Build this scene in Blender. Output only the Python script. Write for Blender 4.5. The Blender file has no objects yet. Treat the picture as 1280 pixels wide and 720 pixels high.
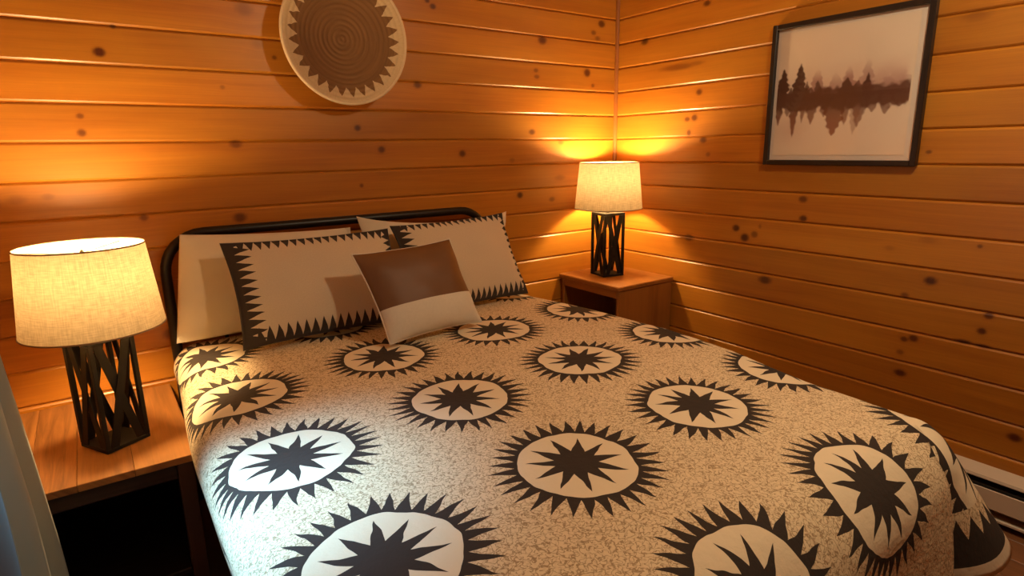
import bpy, math, random
import numpy as np
from mathutils import Vector, Matrix, noise

# ------------------------------------------------------------------ camera
CAM = np.array([-2.588, -2.585, 1.378])
ROWS = np.array([[0.8144, -0.5800, -0.0161], [0.1455, 0.1772, 0.9734], [0.5617, 0.7951, -0.2287]])
F_PX = 741.27
scene = bpy.context.scene
COL = scene.collection
cam_data = bpy.data.cameras.new('camera')
cam_data.sensor_width = 36.0
cam_data.lens = 36.0 * F_PX / 1280.0
cam_data.clip_start = 0.02
cam = bpy.data.objects.new('camera', cam_data)
COL.objects.link(cam)
r_, u_, f_ = [Vector(v).normalized() for v in ROWS]
u_ = (u_ - r_ * u_.dot(r_)).normalized()
b_ = r_.cross(u_)
cam.matrix_world = Matrix(((r_.x, u_.x, b_.x, CAM[0]), (r_.y, u_.y, b_.y, CAM[1]),
                           (r_.z, u_.z, b_.z, CAM[2]), (0, 0, 0, 1)))
scene.camera = cam

# ------------------------------------------------------------------ world, lights, exposure
world = bpy.data.worlds.new('world')
scene.world = world
world.use_nodes = True
wbg = world.node_tree.nodes['Background']
wbg.inputs[0].default_value = (0.62, 0.80, 1.0, 1)
wbg.inputs[1].default_value = 0.5
DAY_POWER = 4.2
DAY_COLOR = (0.34, 0.68, 1.0)
CEIL_EMIT = 245.0
CEIL_COLOR = (1.0, 0.77, 0.48)
BULB_EMIT = 900.0
BULB_COLOR = (1.0, 0.66, 0.30)
day = bpy.data.lights.new('daylight', 'AREA')
day.shape = 'RECTANGLE'
day.size, day.size_y = 0.34, 0.34
day.energy = DAY_POWER
day.color = DAY_COLOR
day_o = bpy.data.objects.new('daylight', day)
COL.objects.link(day_o)
day_o.location = (-3.28, -1.36, 1.90)
day_o.rotation_euler = (0, math.radians(-34), 0)
day.spread = math.radians(32)
scene.view_settings.view_transform = 'Standard'
scene.view_settings.look = 'None'
scene.view_settings.exposure = 0.0
scene.view_settings.gamma = 1.0
scene.view_settings.use_curve_mapping = False
scene.cycles.max_bounces = 8
scene.cycles.sample_clamp_indirect = 6.0


# ------------------------------------------------------------------ measuring the photograph
def ray(px, py):
    d = np.array([(px - 640) / F_PX, -(py - 360) / F_PX, 1.0])
    return d @ ROWS


def up(px, py, axis, val):
    """pixel of the photograph -> point on the plane axis = val"""
    d = ray(px, py)
    t = (val - CAM[axis]) / d[axis]
    return CAM + t * d


def depth_of(p):
    return float(ROWS[2] @ (np.array(p) - CAM))


# ------------------------------------------------------------------ materials
class NT:
    def __init__(self, name):
        self.m = bpy.data.materials.new(name)
        self.m.use_nodes = True
        self.t = self.m.node_tree
        self.b = self.t.nodes['Principled BSDF']

    def n(self, kind, **kw):
        nd = self.t.nodes.new(kind)
        for k, v in kw.items():
            setattr(nd, k, v)
        return nd

    def link(self, a, b):
        self.t.links.new(a, b)

    def put(self, sock, v):
        if isinstance(v, bpy.types.NodeSocket):
            self.link(v, sock)
        else:
            sock.default_value = v

    def math(self, op, a, b=None, c=None, clamp=False):
        nd = self.n('ShaderNodeMath', operation=op, use_clamp=clamp)
        self.put(nd.inputs[0], a)
        if b is not None:
            self.put(nd.inputs[1], b)
        if c is not None:
            self.put(nd.inputs[2], c)
        return nd.outputs[0]

    def mix(self, fac, a, b, blend='MIX'):
        nd = self.n('ShaderNodeMix', data_type='RGBA', blend_type=blend)
        self.put(nd.inputs[0], fac)
        self.put(nd.inputs[6], a)
        self.put(nd.inputs[7], b)
        return nd.outputs[2]

    def noise(self, vec, scale, detail=3.0, rough=0.55, dist=0.0, out=0):
        nd = self.n('ShaderNodeTexNoise')
        if vec is not None:
            self.link(vec, nd.inputs['Vector'])
        nd.inputs['Scale'].default_value = scale
        nd.inputs['Detail'].default_value = detail
        nd.inputs['Roughness'].default_value = rough
        nd.inputs['Distortion'].default_value = dist
        return nd.outputs[out]

    def scale_vec(self, vec, s):
        nd = self.n('ShaderNodeVectorMath', operation='MULTIPLY')
        self.link(vec, nd.inputs[0])
        nd.inputs[1].default_value = s
        return nd.outputs[0]

    def bump(self, h, strength, dist=0.002):
        nd = self.n('ShaderNodeBump')
        nd.inputs['Strength'].default_value = strength
        nd.inputs['Distance'].default_value = dist
        self.link(h, nd.inputs['Height'])
        self.link(nd.outputs[0], self.b.inputs['Normal'])

    def ramp(self, fac, lo, hi):
        nd = self.n('ShaderNodeMapRange', clamp=True)
        self.put(nd.inputs[0], fac)
        nd.inputs[1].default_value = lo
        nd.inputs[2].default_value = hi
        return nd.outputs[0]


def c4(c):
    return (c[0], c[1], c[2], 1)


def plain(name, col, rough=0.6, metal=0.0, var=0.12, scale=30.0, coat=0.0, bump=0.0, emit=0.0, sheen=0.0):
    k = NT(name)
    tc = k.n('ShaderNodeTexCoord').outputs['Object']
    nz = k.noise(tc, scale)
    c = k.mix(nz, c4([x * (1 - var) for x in col]), c4([min(1, x * (1 + var)) for x in col]))
    k.link(c, k.b.inputs['Base Color'])
    k.b.inputs['Roughness'].default_value = rough
    k.b.inputs['Metallic'].default_value = metal
    k.b.inputs['Coat Weight'].default_value = coat
    k.b.inputs['Sheen Weight'].default_value = sheen
    if bump:
        k.bump(k.noise(tc, scale * 4), bump)
    if emit:
        k.b.inputs['Emission Color'].default_value = c4(col)
        k.b.inputs['Emission Strength'].default_value = emit
    return k.m


def wood(name, dark, mid, light, knots=False, rough=0.36, coat=0.25, uvscale=(1.1, 26.0)):
    """straight-grained timber; grain runs along U of the 'grain' map (metres)"""
    k = NT(name)
    uv = k.n('ShaderNodeUVMap', uv_map='grain').outputs[0]
    oi = k.n('ShaderNodeObjectInfo').outputs['Random']
    off = k.n('ShaderNodeCombineXYZ')
    k.link(k.math('MULTIPLY', oi, 37.0), off.inputs[0])
    k.link(k.math('MULTIPLY', oi, 91.0), off.inputs[1])
    add = k.n('ShaderNodeVectorMath', operation='ADD')
    k.link(uv, add.inputs[0])
    k.link(off.outputs[0], add.inputs[1])
    p = add.outputs[0]
    broad = k.noise(k.scale_vec(p, (uvscale[0], uvscale[1], 1)), 1.0, 4.0, 0.6, 1.2)
    fine = k.noise(k.scale_vec(p, (uvscale[0] * 3, uvscale[1] * 9, 1)), 1.0, 3.0, 0.6, 0.4)
    soft = k.noise(k.scale_vec(p, (0.9, 4.0, 1)), 1.0, 2.0, 0.5, 0.6)
    col = k.mix(k.ramp(broad, 0.30, 0.72), c4(dark), c4(mid))
    col = k.mix(k.math('MULTIPLY', k.ramp(soft, 0.38, 0.75), 0.75), col, c4(light))
    tint = k.math('MULTIPLY_ADD', oi, 0.30, 0.85)
    tn = k.math('MULTIPLY', tint, k.math('MULTIPLY_ADD', fine, 0.30, 0.85))
    g = k.n('ShaderNodeCombineColor')
    for i in range(3):
        k.link(tn, g.inputs[i])
    col = k.mix(1.0, col, g.outputs[0], 'MULTIPLY')
    if knots:
        at = k.n('ShaderNodeAttribute', attribute_name='knot')
        sp = k.n('ShaderNodeSeparateColor')
        k.link(at.outputs['Color'], sp.inputs[0])
        col = k.mix(k.math('MULTIPLY', sp.outputs[1], 0.38), col, c4((0.24, 0.055, 0.006)))
        col = k.mix(k.math('MULTIPLY', sp.outputs[0], 0.96), col, c4((0.070, 0.011, 0.003)))
    k.link(col, k.b.inputs['Base Color'])
    k.b.inputs['Roughness'].default_value = rough
    k.b.inputs['Coat Weight'].default_value = coat
    k.b.inputs['Coat Roughness'].default_value = 0.28
    k.bump(fine, 0.10, 0.001)
    return k.m


M_PINE = wood('varnished_knotty_pine', (0.37, 0.118, 0.009), (0.49, 0.177, 0.015), (0.56, 0.238, 0.024), knots=True, coat=0.35)
M_PINE2 = wood('pine_trim_wood', (0.20, 0.062, 0.012), (0.30, 0.10, 0.018), (0.34, 0.12, 0.024))
M_OAK = wood('honey_oak', (0.10, 0.034, 0.008), (0.34, 0.135, 0.033), (0.43, 0.19, 0.050), uvscale=(2.4, 40.0), rough=0.4)
M_OAK_R = wood('reddish_honey_wood', (0.22, 0.072, 0.011), (0.34, 0.120, 0.019), (0.40, 0.150, 0.028), uvscale=(1.6, 30.0), rough=0.4)
M_RECESS_SHADE = wood('shade_dark_brown', (0.020, 0.009, 0.006), (0.040, 0.018, 0.011), (0.055, 0.024, 0.014), rough=0.5, coat=0.05)  # shade inside and under the nightstands put into this dark brown
M_LEG = wood('walnut_brown_stain', (0.055, 0.022, 0.012), (0.085, 0.034, 0.018), (0.10, 0.042, 0.022), rough=0.5, coat=0.05)
M_FLOOR = wood('brown_floorboard', (0.13, 0.055, 0.022), (0.20, 0.085, 0.035), (0.25, 0.11, 0.05), rough=0.4)
M_BLACKWOOD = plain('black_stained_wood', (0.006, 0.005, 0.0045), 0.62, var=0.25, scale=60)
M_BLACKWOOD.node_tree.nodes['Principled BSDF'].inputs['Specular IOR Level'].default_value = 0.2
M_IRON = plain('dark_bronze_metal', (0.014, 0.011, 0.010), 0.38, metal=0.35, var=0.2)
M_FRAME = plain('black_frame_wood', (0.013, 0.008, 0.007), 0.42, var=0.3, scale=50, coat=0.15)
M_BACKING = plain('wall_core', (0.12, 0.05, 0.02), 0.9)
M_HEATER = plain('warm_white_enamel', (0.62, 0.52, 0.42), 0.4, var=0.04)
M_HEATDARK = plain('dark_heater_interior', (0.02, 0.015, 0.012), 0.7)
M_BRASS = plain('brushed_nickel', (0.55, 0.50, 0.44), 0.3, metal=0.9, var=0.05)
M_WHITEPILLOW = plain('cream_cotton', (0.72, 0.62, 0.46), 0.9, var=0.05, scale=12, bump=0.15, sheen=0.2)
M_MATTRESS = plain('mattress_ticking', (0.66, 0.60, 0.52), 0.9, var=0.05)
M_LEATHER = plain('tan_brown_leather', (0.155, 0.062, 0.016), 0.55, var=0.18, scale=9, bump=0.1)
M_CREAMCLOTH = plain('off_white_linen', (0.70, 0.62, 0.49), 0.92, var=0.07, scale=120, bump=0.2, sheen=0.2)
M_CURTAIN = plain('grey_satin', (0.42, 0.42, 0.36), 0.34, var=0.06, scale=8, sheen=0.3)
_t = M_CURTAIN.node_tree
_tr = _t.nodes.new('ShaderNodeBsdfTranslucent')
_tr.inputs[0].default_value = (0.30, 0.31, 0.28, 1)
_mx = _t.nodes.new('ShaderNodeMixShader')
_mx.inputs[0].default_value = 0.35
_t.links.new(_t.nodes['Principled BSDF'].outputs[0], _mx.inputs[1])
_t.links.new(_tr.outputs[0], _mx.inputs[2])
_t.links.new(_mx.outputs[0], _t.nodes['Material Output'].inputs[0])
M_CEIL = plain('pale_ceiling_board', (0.55, 0.36, 0.20), 0.7, var=0.08, scale=6)
M_PAPER = plain('ivory_mat_board', (0.70, 0.62, 0.55), 0.85, var=0.02)


def mat_emit(name, col, strength):
    k = NT(name)
    k.b.inputs['Base Color'].default_value = (0.8, 0.8, 0.8, 1)
    k.b.inputs['Emission Color'].default_value = c4(col)
    k.b.inputs['Emission Strength'].default_value = strength
    return k.m


M_BULB = mat_emit('glowing_bulb', BULB_COLOR, BULB_EMIT)
M_DIFFUSER = mat_emit('lit_opal_glass', CEIL_COLOR, CEIL_EMIT)


def mat_shade(name, col, trans):
    k = NT(name)
    tc = k.n('ShaderNodeUVMap', uv_map='grain').outputs[0]
    a = k.noise(k.scale_vec(tc, (260, 22, 1)), 1.0, 2.0)
    b = k.noise(k.scale_vec(tc, (30, 300, 1)), 1.0, 2.0)
    w = k.math('MULTIPLY_ADD', k.math('ADD', a, b), 0.75, 0.25)
    g = k.n('ShaderNodeCombineColor')
    for i in range(3):
        k.link(w, g.inputs[i])
    c = k.mix(1.0, c4(col), g.outputs[0], 'MULTIPLY')
    ct = k.mix(1.0, c4(trans), g.outputs[0], 'MULTIPLY')
    d = k.n('ShaderNodeBsdfDiffuse')
    k.link(c, d.inputs[0])
    t = k.n('ShaderNodeBsdfTranslucent')
    k.link(ct, t.inputs[0])
    add = k.n('ShaderNodeAddShader')
    k.link(d.outputs[0], add.inputs[0])
    k.link(t.outputs[0], add.inputs[1])
    k.link(add.outputs[0], k.t.nodes['Material Output'].inputs[0])
    return k.m


M_SHADE = mat_shade('oatmeal_linen_shade', (0.45, 0.35, 0.22), (0.037, 0.0275, 0.0155))
M_TRIM = plain('shade_edge_tape', (0.30, 0.19, 0.10), 0.9)


def mat_glass(name, gloss):
    k = NT(name)
    tr = k.n('ShaderNodeBsdfTransparent')
    gl = k.n('ShaderNodeBsdfGlossy')
    gl.inputs['Roughness'].default_value = 0.03
    mx = k.n('ShaderNodeMixShader')
    mx.inputs[0].default_value = gloss
    k.link(tr.outputs[0], mx.inputs[1])
    k.link(gl.outputs[0], mx.inputs[2])
    k.link(mx.outputs[0], k.t.nodes['Material Output'].inputs[0])
    return k.m


M_GLASS = mat_glass('clear_pane_glass', 0.05)
M_PICGLASS = mat_glass('picture_glass', 0.035)


def tri_wave(k, x):
    """1 at whole numbers, 0 half-way between"""
    f = k.math('FRACT', x)
    return k.math('ABSOLUTE', k.math('MULTIPLY_ADD', f, 2.0, -1.0))


CREAM = (0.77, 0.65, 0.46)
CHAR = (0.030, 0.020, 0.015)


def mat_quilt():
    k = NT('sunburst_quilt_print')
    uv = k.n('ShaderNodeUVMap', uv_map='grain').outputs[0]      # medallion cells
    flat = k.n('ShaderNodeUVMap', uv_map='flat').outputs[0]     # metres
    hem = k.n('ShaderNodeUVMap', uv_map='hem').outputs[0]       # along hem, distance to hem
    # hand-cut wobble
    nz = k.noise(k.scale_vec(uv, (1, 1, 1)), 5.0, 2.0, out=1)
    sub = k.n('ShaderNodeVectorMath', operation='SUBTRACT')
    k.link(nz, sub.inputs[0])
    sub.inputs[1].default_value = (0.5, 0.5, 0.5)
    wob = k.scale_vec(sub.outputs[0], (0.055, 0.055, 0.0))
    ad = k.n('ShaderNodeVectorMath', operation='ADD')
    k.link(uv, ad.inputs[0])
    k.link(wob, ad.inputs[1])
    ad2 = k.n('ShaderNodeVectorMath', operation='ADD')
    k.link(ad.outputs[0], ad2.inputs[0])
    ad2.inputs[1].default_value = (0.5, 0.5, 0)
    fr = k.n('ShaderNodeVectorMath', operation='FRACTION')
    k.link(ad2.outputs[0], fr.inputs[0])
    sb = k.n('ShaderNodeVectorMath', operation='SUBTRACT')
    k.link(fr.outputs[0], sb.inputs[0])
    sb.inputs[1].default_value = (0.5, 0.5, 0)
    s = k.n('ShaderNodeSeparateXYZ')
    k.link(sb.outputs[0], s.inputs[0])
    x, y = s.outputs[0], s.outputs[1]
    r = k.math('MULTIPLY', k.math('SQRT', k.math('ADD', k.math('MULTIPLY', x, x), k.math('MULTIPLY', y, y))), 0.47)
    ang = k.math('DIVIDE', k.math('ARCTAN2', y, x), 2 * math.pi)
    fl = k.n('ShaderNodeVectorMath', operation='FLOOR')
    k.link(ad2.outputs[0], fl.inputs[0])
    wn = k.n('ShaderNodeTexWhiteNoise', noise_dimensions='2D')
    k.link(fl.outputs[0], wn.inputs['Vector'])
    ph = k.math('MULTIPLY', wn.outputs['Value'], 0.25)
    a1 = k.math('ADD', ang, ph)
    spike = tri_wave(k, k.math('MULTIPLY', a1, 32.0))
    outer = k.math('DIVIDE', 1.0, k.math('MULTIPLY_ADD', spike, 1 / 0.208 - 1 / 0.146, 1 / 0.146))
    star = tri_wave(k, k.math('MULTIPLY', a1, 11.0))
    inner = k.math('DIVIDE', 1.0, k.math('MULTIPLY_ADD', star, 1 / 0.117 - 1 / 0.052, 1 / 0.052))
    in_outer = k.math('LESS_THAN', r, outer)
    in_cream = k.math('LESS_THAN', r, 0.137)
    in_star = k.math('LESS_THAN', r, inner)
    # fine meandering ground print
    m1 = k.noise(flat, 92.0, 1.0, 0.5, 0.6)
    line = k.math('SUBTRACT', 1.0, k.ramp(k.math('ABSOLUTE', k.math('SUBTRACT', m1, 0.5)), 0.012, 0.060), clamp=True)
    m2 = k.noise(flat, 130.0, 2.0)
    ground = k.mix(k.math('MULTIPLY', line, 0.85), c4((0.76, 0.62, 0.41)), c4((0.28, 0.175, 0.085)))
    ground = k.mix(k.math('MULTIPLY', k.ramp(m2, 0.5, 0.75), 0.45), ground, c4((0.36, 0.24, 0.13)))
    col = k.mix(in_outer, ground, c4(CHAR))
    col = k.mix(in_cream, col, c4(CREAM))
    col = k.mix(in_star, col, c4(CHAR))
    # hem border
    h = k.n('ShaderNodeSeparateXYZ')
    k.link(hem, h.inputs[0])
    sp = tri_wave(k, k.math('MULTIPLY', h.outputs[0], 21.0))
    lim = k.math('MULTIPLY_ADD', sp, 0.055, 0.105)
    in_band = k.math('LESS_THAN', h.outputs[1], 0.178)
    band = k.mix(k.math('LESS_THAN', h.outputs[1], lim), ground, c4(CHAR))
    band = k.mix(k.math('LESS_THAN', h.outputs[1], 0.036), band, c4((0.66, 0.55, 0.40)))
    col = k.mix(in_band, col, band)
    k.link(col, k.b.inputs['Base Color'])
    k.b.inputs['Roughness'].default_value = 0.92
    pk = k.noise(flat, 55.0, 3.0)
    pk2 = k.noise(flat, 9.0, 2.0)
    k.bump(k.math('ADD', pk, k.math('MULTIPLY', pk2, 2.0)), 0.5, 0.004)
    return k.m


M_QUILT = mat_quilt()


def mat_sham(name, wl, wr, wt, wb, sl, sr, st, sbm):
    """cream sham with a charcoal saw-tooth border; widths in metres of flat border and of the teeth per side"""
    k = NT(name)
    uv = k.n('ShaderNodeUVMap', uv_map='grain').outputs[0]     # metres from the lower left corner
    sz = k.n('ShaderNodeUVMap', uv_map='flat').outputs[0]      # metres from the upper right corner
    a = k.n('ShaderNodeSeparateXYZ'); k.link(uv, a.inputs[0])
    b = k.n('ShaderNodeSeparateXYZ'); k.link(sz, b.inputs[0])
    nz = k.math('MULTIPLY_ADD', k.noise(uv, 14.0, 2.0), 0.012, -0.006)
    dl, db, dr, dt = a.outputs[0], a.outputs[1], b.outputs[0], b.outputs[1]
    fx = tri_wave(k, k.math('MULTIPLY', k.math('ADD', dl, nz), 31.0))
    fy = tri_wave(k, k.math('MULTIPLY', k.math('ADD', db, nz), 33.0))
    tests = []
    for d, w, s_, t in ((dl, wl, sl, fy), (dr, wr, sr, fy), (dt, wt, st, fx), (db, wb, sbm, fx)):
        tests.append(k.math('LESS_THAN', d, k.math('MULTIPLY_ADD', t, s_, w)))
    m = tests[0]
    for t in tests[1:]:
        m = k.math('MAXIMUM', m, t)
    g = k.mix(k.noise(uv, 220.0, 2.0), c4((0.58, 0.46, 0.31)), c4((0.70, 0.58, 0.42)))
    k.link(k.mix(m, g, c4(CHAR)), k.b.inputs['Base Color'])
    k.b.inputs['Roughness'].default_value = 0.92
    k.b.inputs['Sheen Weight'].default_value = 0.15
    k.bump(k.noise(uv, 60.0, 3.0), 0.25, 0.003)
    return k.m


M_SHAM_L = mat_sham('saw_tooth_sham_left', 0.038, 0.012, 0.010, 0.020, 0.055, 0.035, 0.036, 0.052)
M_SHAM_R = mat_sham('saw_tooth_sham_right', 0.030, 0.006, 0.006, 0.020, 0.050, 0.030, 0.034, 0.050)


def mat_basket():
    k = NT('coiled_grass_basketry')
    uv = k.n('ShaderNodeUVMap', uv_map='grain').outputs[0]     # angle 0..1, radius 0..1
    s = k.n('ShaderNodeSeparateXYZ'); k.link(uv, s.inputs[0])
    wb = k.math('MULTIPLY_ADD', k.noise(uv, 11.0, 2.0), 0.05, -0.025)
    t = tri_wave(k, k.math('MULTIPLY', k.math('ADD', s.outputs[0], k.math('MULTIPLY', wb, 0.12)), 29.0))
    lim = k.math('MULTIPLY_ADD', t, 0.16, k.math('ADD', wb, 0.745))
    inb = k.math('LESS_THAN', s.outputs[1], lim)
    ring = k.noise(k.scale_vec(uv, (3.0, 24.0, 1)), 1.0, 2.0)
    st = k.noise(k.scale_vec(uv, (240.0, 14.0, 1)), 1.0, 2.0)
    br = k.mix(ring, c4((0.11, 0.050, 0.016)), c4((0.31, 0.155, 0.055)))
    br = k.mix(k.math('MULTIPLY', st, 0.5), br, c4((0.20, 0.10, 0.04)))
    cr = k.mix(st, c4((0.58, 0.42, 0.23)), c4((0.72, 0.57, 0.36)))
    k.link(k.mix(inb, cr, br), k.b.inputs['Base Color'])
    k.b.inputs['Roughness'].default_value = 0.8
    k.bump(st, 0.3, 0.002)
    return k.m


M_BASKET = mat_basket()
M_BASKETRIM = plain('pale_grass_rim', (0.72, 0.56, 0.36), 0.8, var=0.1, scale=90)


def mat_print():
    k = NT('watercolour_print')
    at = k.n('ShaderNodeAttribute', attribute_name='paint')
    k.link(at.outputs['Color'], k.b.inputs['Base Color'])
    k.b.inputs['Roughness'].default_value = 0.85
    return k.m


M_PRINT = mat_print()


# ------------------------------------------------------------------ mesh helpers
def build(name, verts, faces, mat, parent=None, smooth=False, uvs=None, loc=None, rot=None, mats=None):
    me = bpy.data.meshes.new(name)
    me.from_pydata([tuple(v) for v in verts], [], faces)
    if mat is not None:
        me.materials.append(mat)
    if uvs:
        li = np.empty(len(me.loops), dtype=np.int32)
        me.loops.foreach_get('vertex_index', li)
        for un, arr in uvs.items():
            lay = me.uv_layers.new(name=un)
            a = np.asarray(arr, dtype=np.float32)[li]
            lay.data.foreach_set('uv', a.ravel())
    if smooth:
        me.polygons.foreach_set('use_smooth', [True] * len(me.polygons))
    me.update()
    o = bpy.data.objects.new(name, me)
    COL.objects.link(o)
    if parent is not None:
        o.parent = parent
    if loc is not None:
        o.location = loc
    if rot is not None:
        o.rotation_euler = rot
    return o


def empty(name, loc, rotz=0.0):
    o = bpy.data.objects.new(name, None)
    COL.objects.link(o)
    o.empty_display_size = 0.05
    o.location = loc
    o.rotation_euler = (0, 0, rotz)
    return o


def tag(o, label, cat, group=None):
    o['label'] = label
    o['category'] = cat
    if group:
        o['group'] = group
    return o


def structure(o):
    o['kind'] = 'structure'
    return o


def box_geo(x0, x1, y0, y1, z0, z1, b=0.0):
    """box with chamfered edges: 24 verts"""
    c = ((x0 + x1) / 2, (y0 + y1) / 2, (z0 + z1) / 2)
    h = (abs(x1 - x0) / 2, abs(y1 - y0) / 2, abs(z1 - z0) / 2)
    if b <= 0:
        v = [(c[0] + sx * h[0], c[1] + sy * h[1], c[2] + sz * h[2]) for sx in (-1, 1) for sy in (-1, 1) for sz in (-1, 1)]
        f = [(0, 1, 3, 2), (4, 6, 7, 5), (0, 4, 5, 1), (2, 3, 7, 6), (0, 2, 6, 4), (1, 5, 7, 3)]
        return v, f
    b = min(b, min(h) * 0.9)
    v, idx = [], {}
    for sx in (-1, 1):
        for sy in (-1, 1):
            for sz in (-1, 1):
                for ax in range(3):
                    q = [h[0] - b, h[1] - b, h[2] - b]
                    q[ax] = h[ax]
                    idx[(sx, sy, sz, ax)] = len(v)
                    v.append((c[0] + sx * q[0], c[1] + sy * q[1], c[2] + sz * q[2]))
    f = []
    for ax in range(3):
        o1, o2 = [a for a in range(3) if a != ax]
        for s in (-1, 1):
            quad = []
            for p, q in ((-1, -1), (1, -1), (1, 1), (-1, 1)):
                k = [0, 0, 0]
                k[ax], k[o1], k[o2] = s, p, q
                quad.append(idx[(*k, ax)])
            f.append(tuple(quad))
        for p in (-1, 1):
            for q in (-1, 1):
                k0, k1 = [0, 0, 0], [0, 0, 0]
                k0[ax], k1[ax] = -1, 1
                k0[o1] = k1[o1] = p
                k0[o2] = k1[o2] = q
                f.append((idx[(*k0, o1)], idx[(*k1, o1)], idx[(*k1, o2)], idx[(*k0, o2)]))
    for sx in (-1, 1):
        for sy in (-1, 1):
            for sz in (-1, 1):
                f.append(tuple(idx[(sx, sy, sz, a)] for a in range(3)))
    # consistent outward normals
    out = []
    for q in f:
        p = [Vector(v[i]) for i in q]
        n = (p[1] - p[0]).cross(p[2] - p[0])
        m = sum(p, Vector()) / len(p) - Vector(c)
        out.append(q if n.dot(m) >= 0 else tuple(reversed(q)))
    return v, out


def box(name, x0, x1, y0, y1, z0, z1, mat, parent=None, b=0.002, along=0, loc=None, rot=None):
    """bevelled box with a 'grain' map whose U runs along the given axis"""
    v, f = box_geo(min(x0, x1), max(x0, x1), min(y0, y1), max(y0, y1), min(z0, z1), max(z0, z1), b)
    o1, o2 = [a for a in range(3) if a != along]
    uv = [(p[along], p[o1] + p[o2]) for p in v]
    return build(name, v, f, mat, parent, uvs={'grain': uv}, loc=loc, rot=rot)


def tube_geo(path, rad, seg=12, closed=False, cap=True):
    path = [Vector(p) for p in path]
    n = len(path)
    v, f = [], []
    prev = None
    for i, p in enumerate(path):
        a = path[(i - 1) % n] if (closed or i > 0) else p
        b = path[(i + 1) % n] if (closed or i < n - 1) else p
        t = (b - a).normalized()
        if prev is None:
            ref = Vector((0, 0, 1)) if abs(t.z) < 0.9 else Vector((1, 0, 0))
            nrm = (ref - t * ref.dot(t)).normalized()
        else:
            nrm = (prev - t * prev.dot(t)).normalized()
        prev = nrm
        bi = t.cross(nrm)
        rr = rad[i] if isinstance(rad, (list, tuple)) else rad
        for j in range(seg):
            an = 2 * math.pi * j / seg
            v.append(p + nrm * (math.cos(an) * rr) + bi * (math.sin(an) * rr))
    m = n if closed else n - 1
    for i in range(m):
        for j in range(seg):
            a = i * seg + j
            b = i * seg + (j + 1) % seg
            c = ((i + 1) % n) * seg + (j + 1) % seg
            d = ((i + 1) % n) * seg + j
            f.append((a, b, c, d))
    if cap and not closed:
        f.append(tuple(range(seg))[::-1])
        f.append(tuple((n - 1) * seg + j for j in range(seg)))
    return v, f


def tube(name, path, rad, mat, parent=None, seg=12, closed=False, loc=None):
    v, f = tube_geo(path, rad, seg, closed)
    return build(name, v, f, mat, parent, smooth=True, loc=loc)


def lathe(name, prof, mat, parent=None, seg=48, loc=None, axis='z', closed_prof=False, smooth=True):
    """prof: list of (radius, height)"""
    v, f, uv = [], [], []
    n = len(prof)
    for j in range(seg):
        a = 2 * math.pi * j / seg
        for (r, h) in prof:
            v.append((r * math.cos(a), r * math.sin(a), h) if axis == 'z' else (r * math.cos(a), -h, r * math.sin(a)))
            uv.append((j / seg, h))
    for j in range(seg):
        for i in range(n if closed_prof else n - 1):
            a = j * n + i
            b = ((j + 1) % seg) * n + i
            c = ((j + 1) % seg) * n + (i + 1) % n
            d = j * n + (i + 1) % n
            f.append((a, b, c, d))
    return build(name, v, f, mat, parent, smooth=smooth, uvs={'grain': uv}, loc=loc)


# ------------------------------------------------------------------ room shell
LINE = 0.13
TOPZ = 15.95


def line_z(i):
    return (TOPZ - i) * LINE


X_LEFT, Y_FRONT, CEIL = -2.97, -3.75, 2.42
structure(box('floor', X_LEFT - 0.1, 0.1, Y_FRONT - 0.1, 0.1, -0.12, -0.02, M_BACKING, b=0))
floor_o = bpy.data.objects['floor']
structure(box('ceiling', X_LEFT - 0.1, 0.1, Y_FRONT - 0.1, 0.1, CEIL, CEIL + 0.1, M_CEIL, b=0))
wall_back = structure(box('wall_back', X_LEFT - 0.1, 0.1, 0.016, 0.1, -0.02, CEIL, M_BACKING, b=0))
wall_right = structure(box('wall_right', 0.016, 0.1, Y_FRONT - 0.1, 0.016, -0.02, CEIL, M_BACKING, b=0))
wall_front = structure(box('wall_front', X_LEFT - 0.1, 0.1, Y_FRONT - 0.1, Y_FRONT, -0.02, CEIL, M_PINE2, b=0))
# left wall with a window opening
WY0, WY1, WZ0, WZ1 = -1.85, -1.05, 0.76, 1.92
wv, wf = [], []
for bx in ((Y_FRONT, WY0, -0.02, CEIL), (WY1, 0.016, -0.02, CEIL), (WY0, WY1, -0.02, WZ0), (WY0, WY1, WZ1, CEIL)):
    v, f = box_geo(X_LEFT - 0.1, X_LEFT, bx[0], bx[1], bx[2], bx[3])
    wf += [tuple(i + len(wv) for i in q) for q in f]
    wv += v
wall_left = structure(build('wall_left', wv, wf, M_PINE2, uvs={'grain': [(p[1], p[2]) for p in wv]}))
window = structure(empty('window_1', (X_LEFT - 0.05, (WY0 + WY1) / 2, WZ0)))
hw, hh = (WY1 - WY0) / 2, WZ1 - WZ0
box('window_frame', -0.03, 0.03, -hw, -hw + 0.05, 0, hh, M_PINE2, window, along=2)
box('window_frame', -0.03, 0.03, hw - 0.05, hw, 0, hh, M_PINE2, window, along=2)
box('window_frame', -0.03, 0.03, -hw + 0.05, hw - 0.05, 0, 0.05, M_PINE2, window, along=1)
box('window_frame', -0.03, 0.03, -hw + 0.05, hw - 0.05, hh - 0.05, hh, M_PINE2, window, along=1)
box('window_pane', -0.003, 0.003, -hw + 0.05, hw - 0.05, 0.05, hh - 0.05, M_GLASS, window, b=0)

# floorboards run along the bed
xx = X_LEFT
rnd = random.Random(5)
while xx < -0.001:
    w = min(0.125, -xx)
    box('plank', xx + 0.0008, xx + w - 0.0008, Y_FRONT, 0.0, -0.02, 0.0, M_FLOOR, floor_o, b=0.002, along=1)
    xx += 0.125

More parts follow.
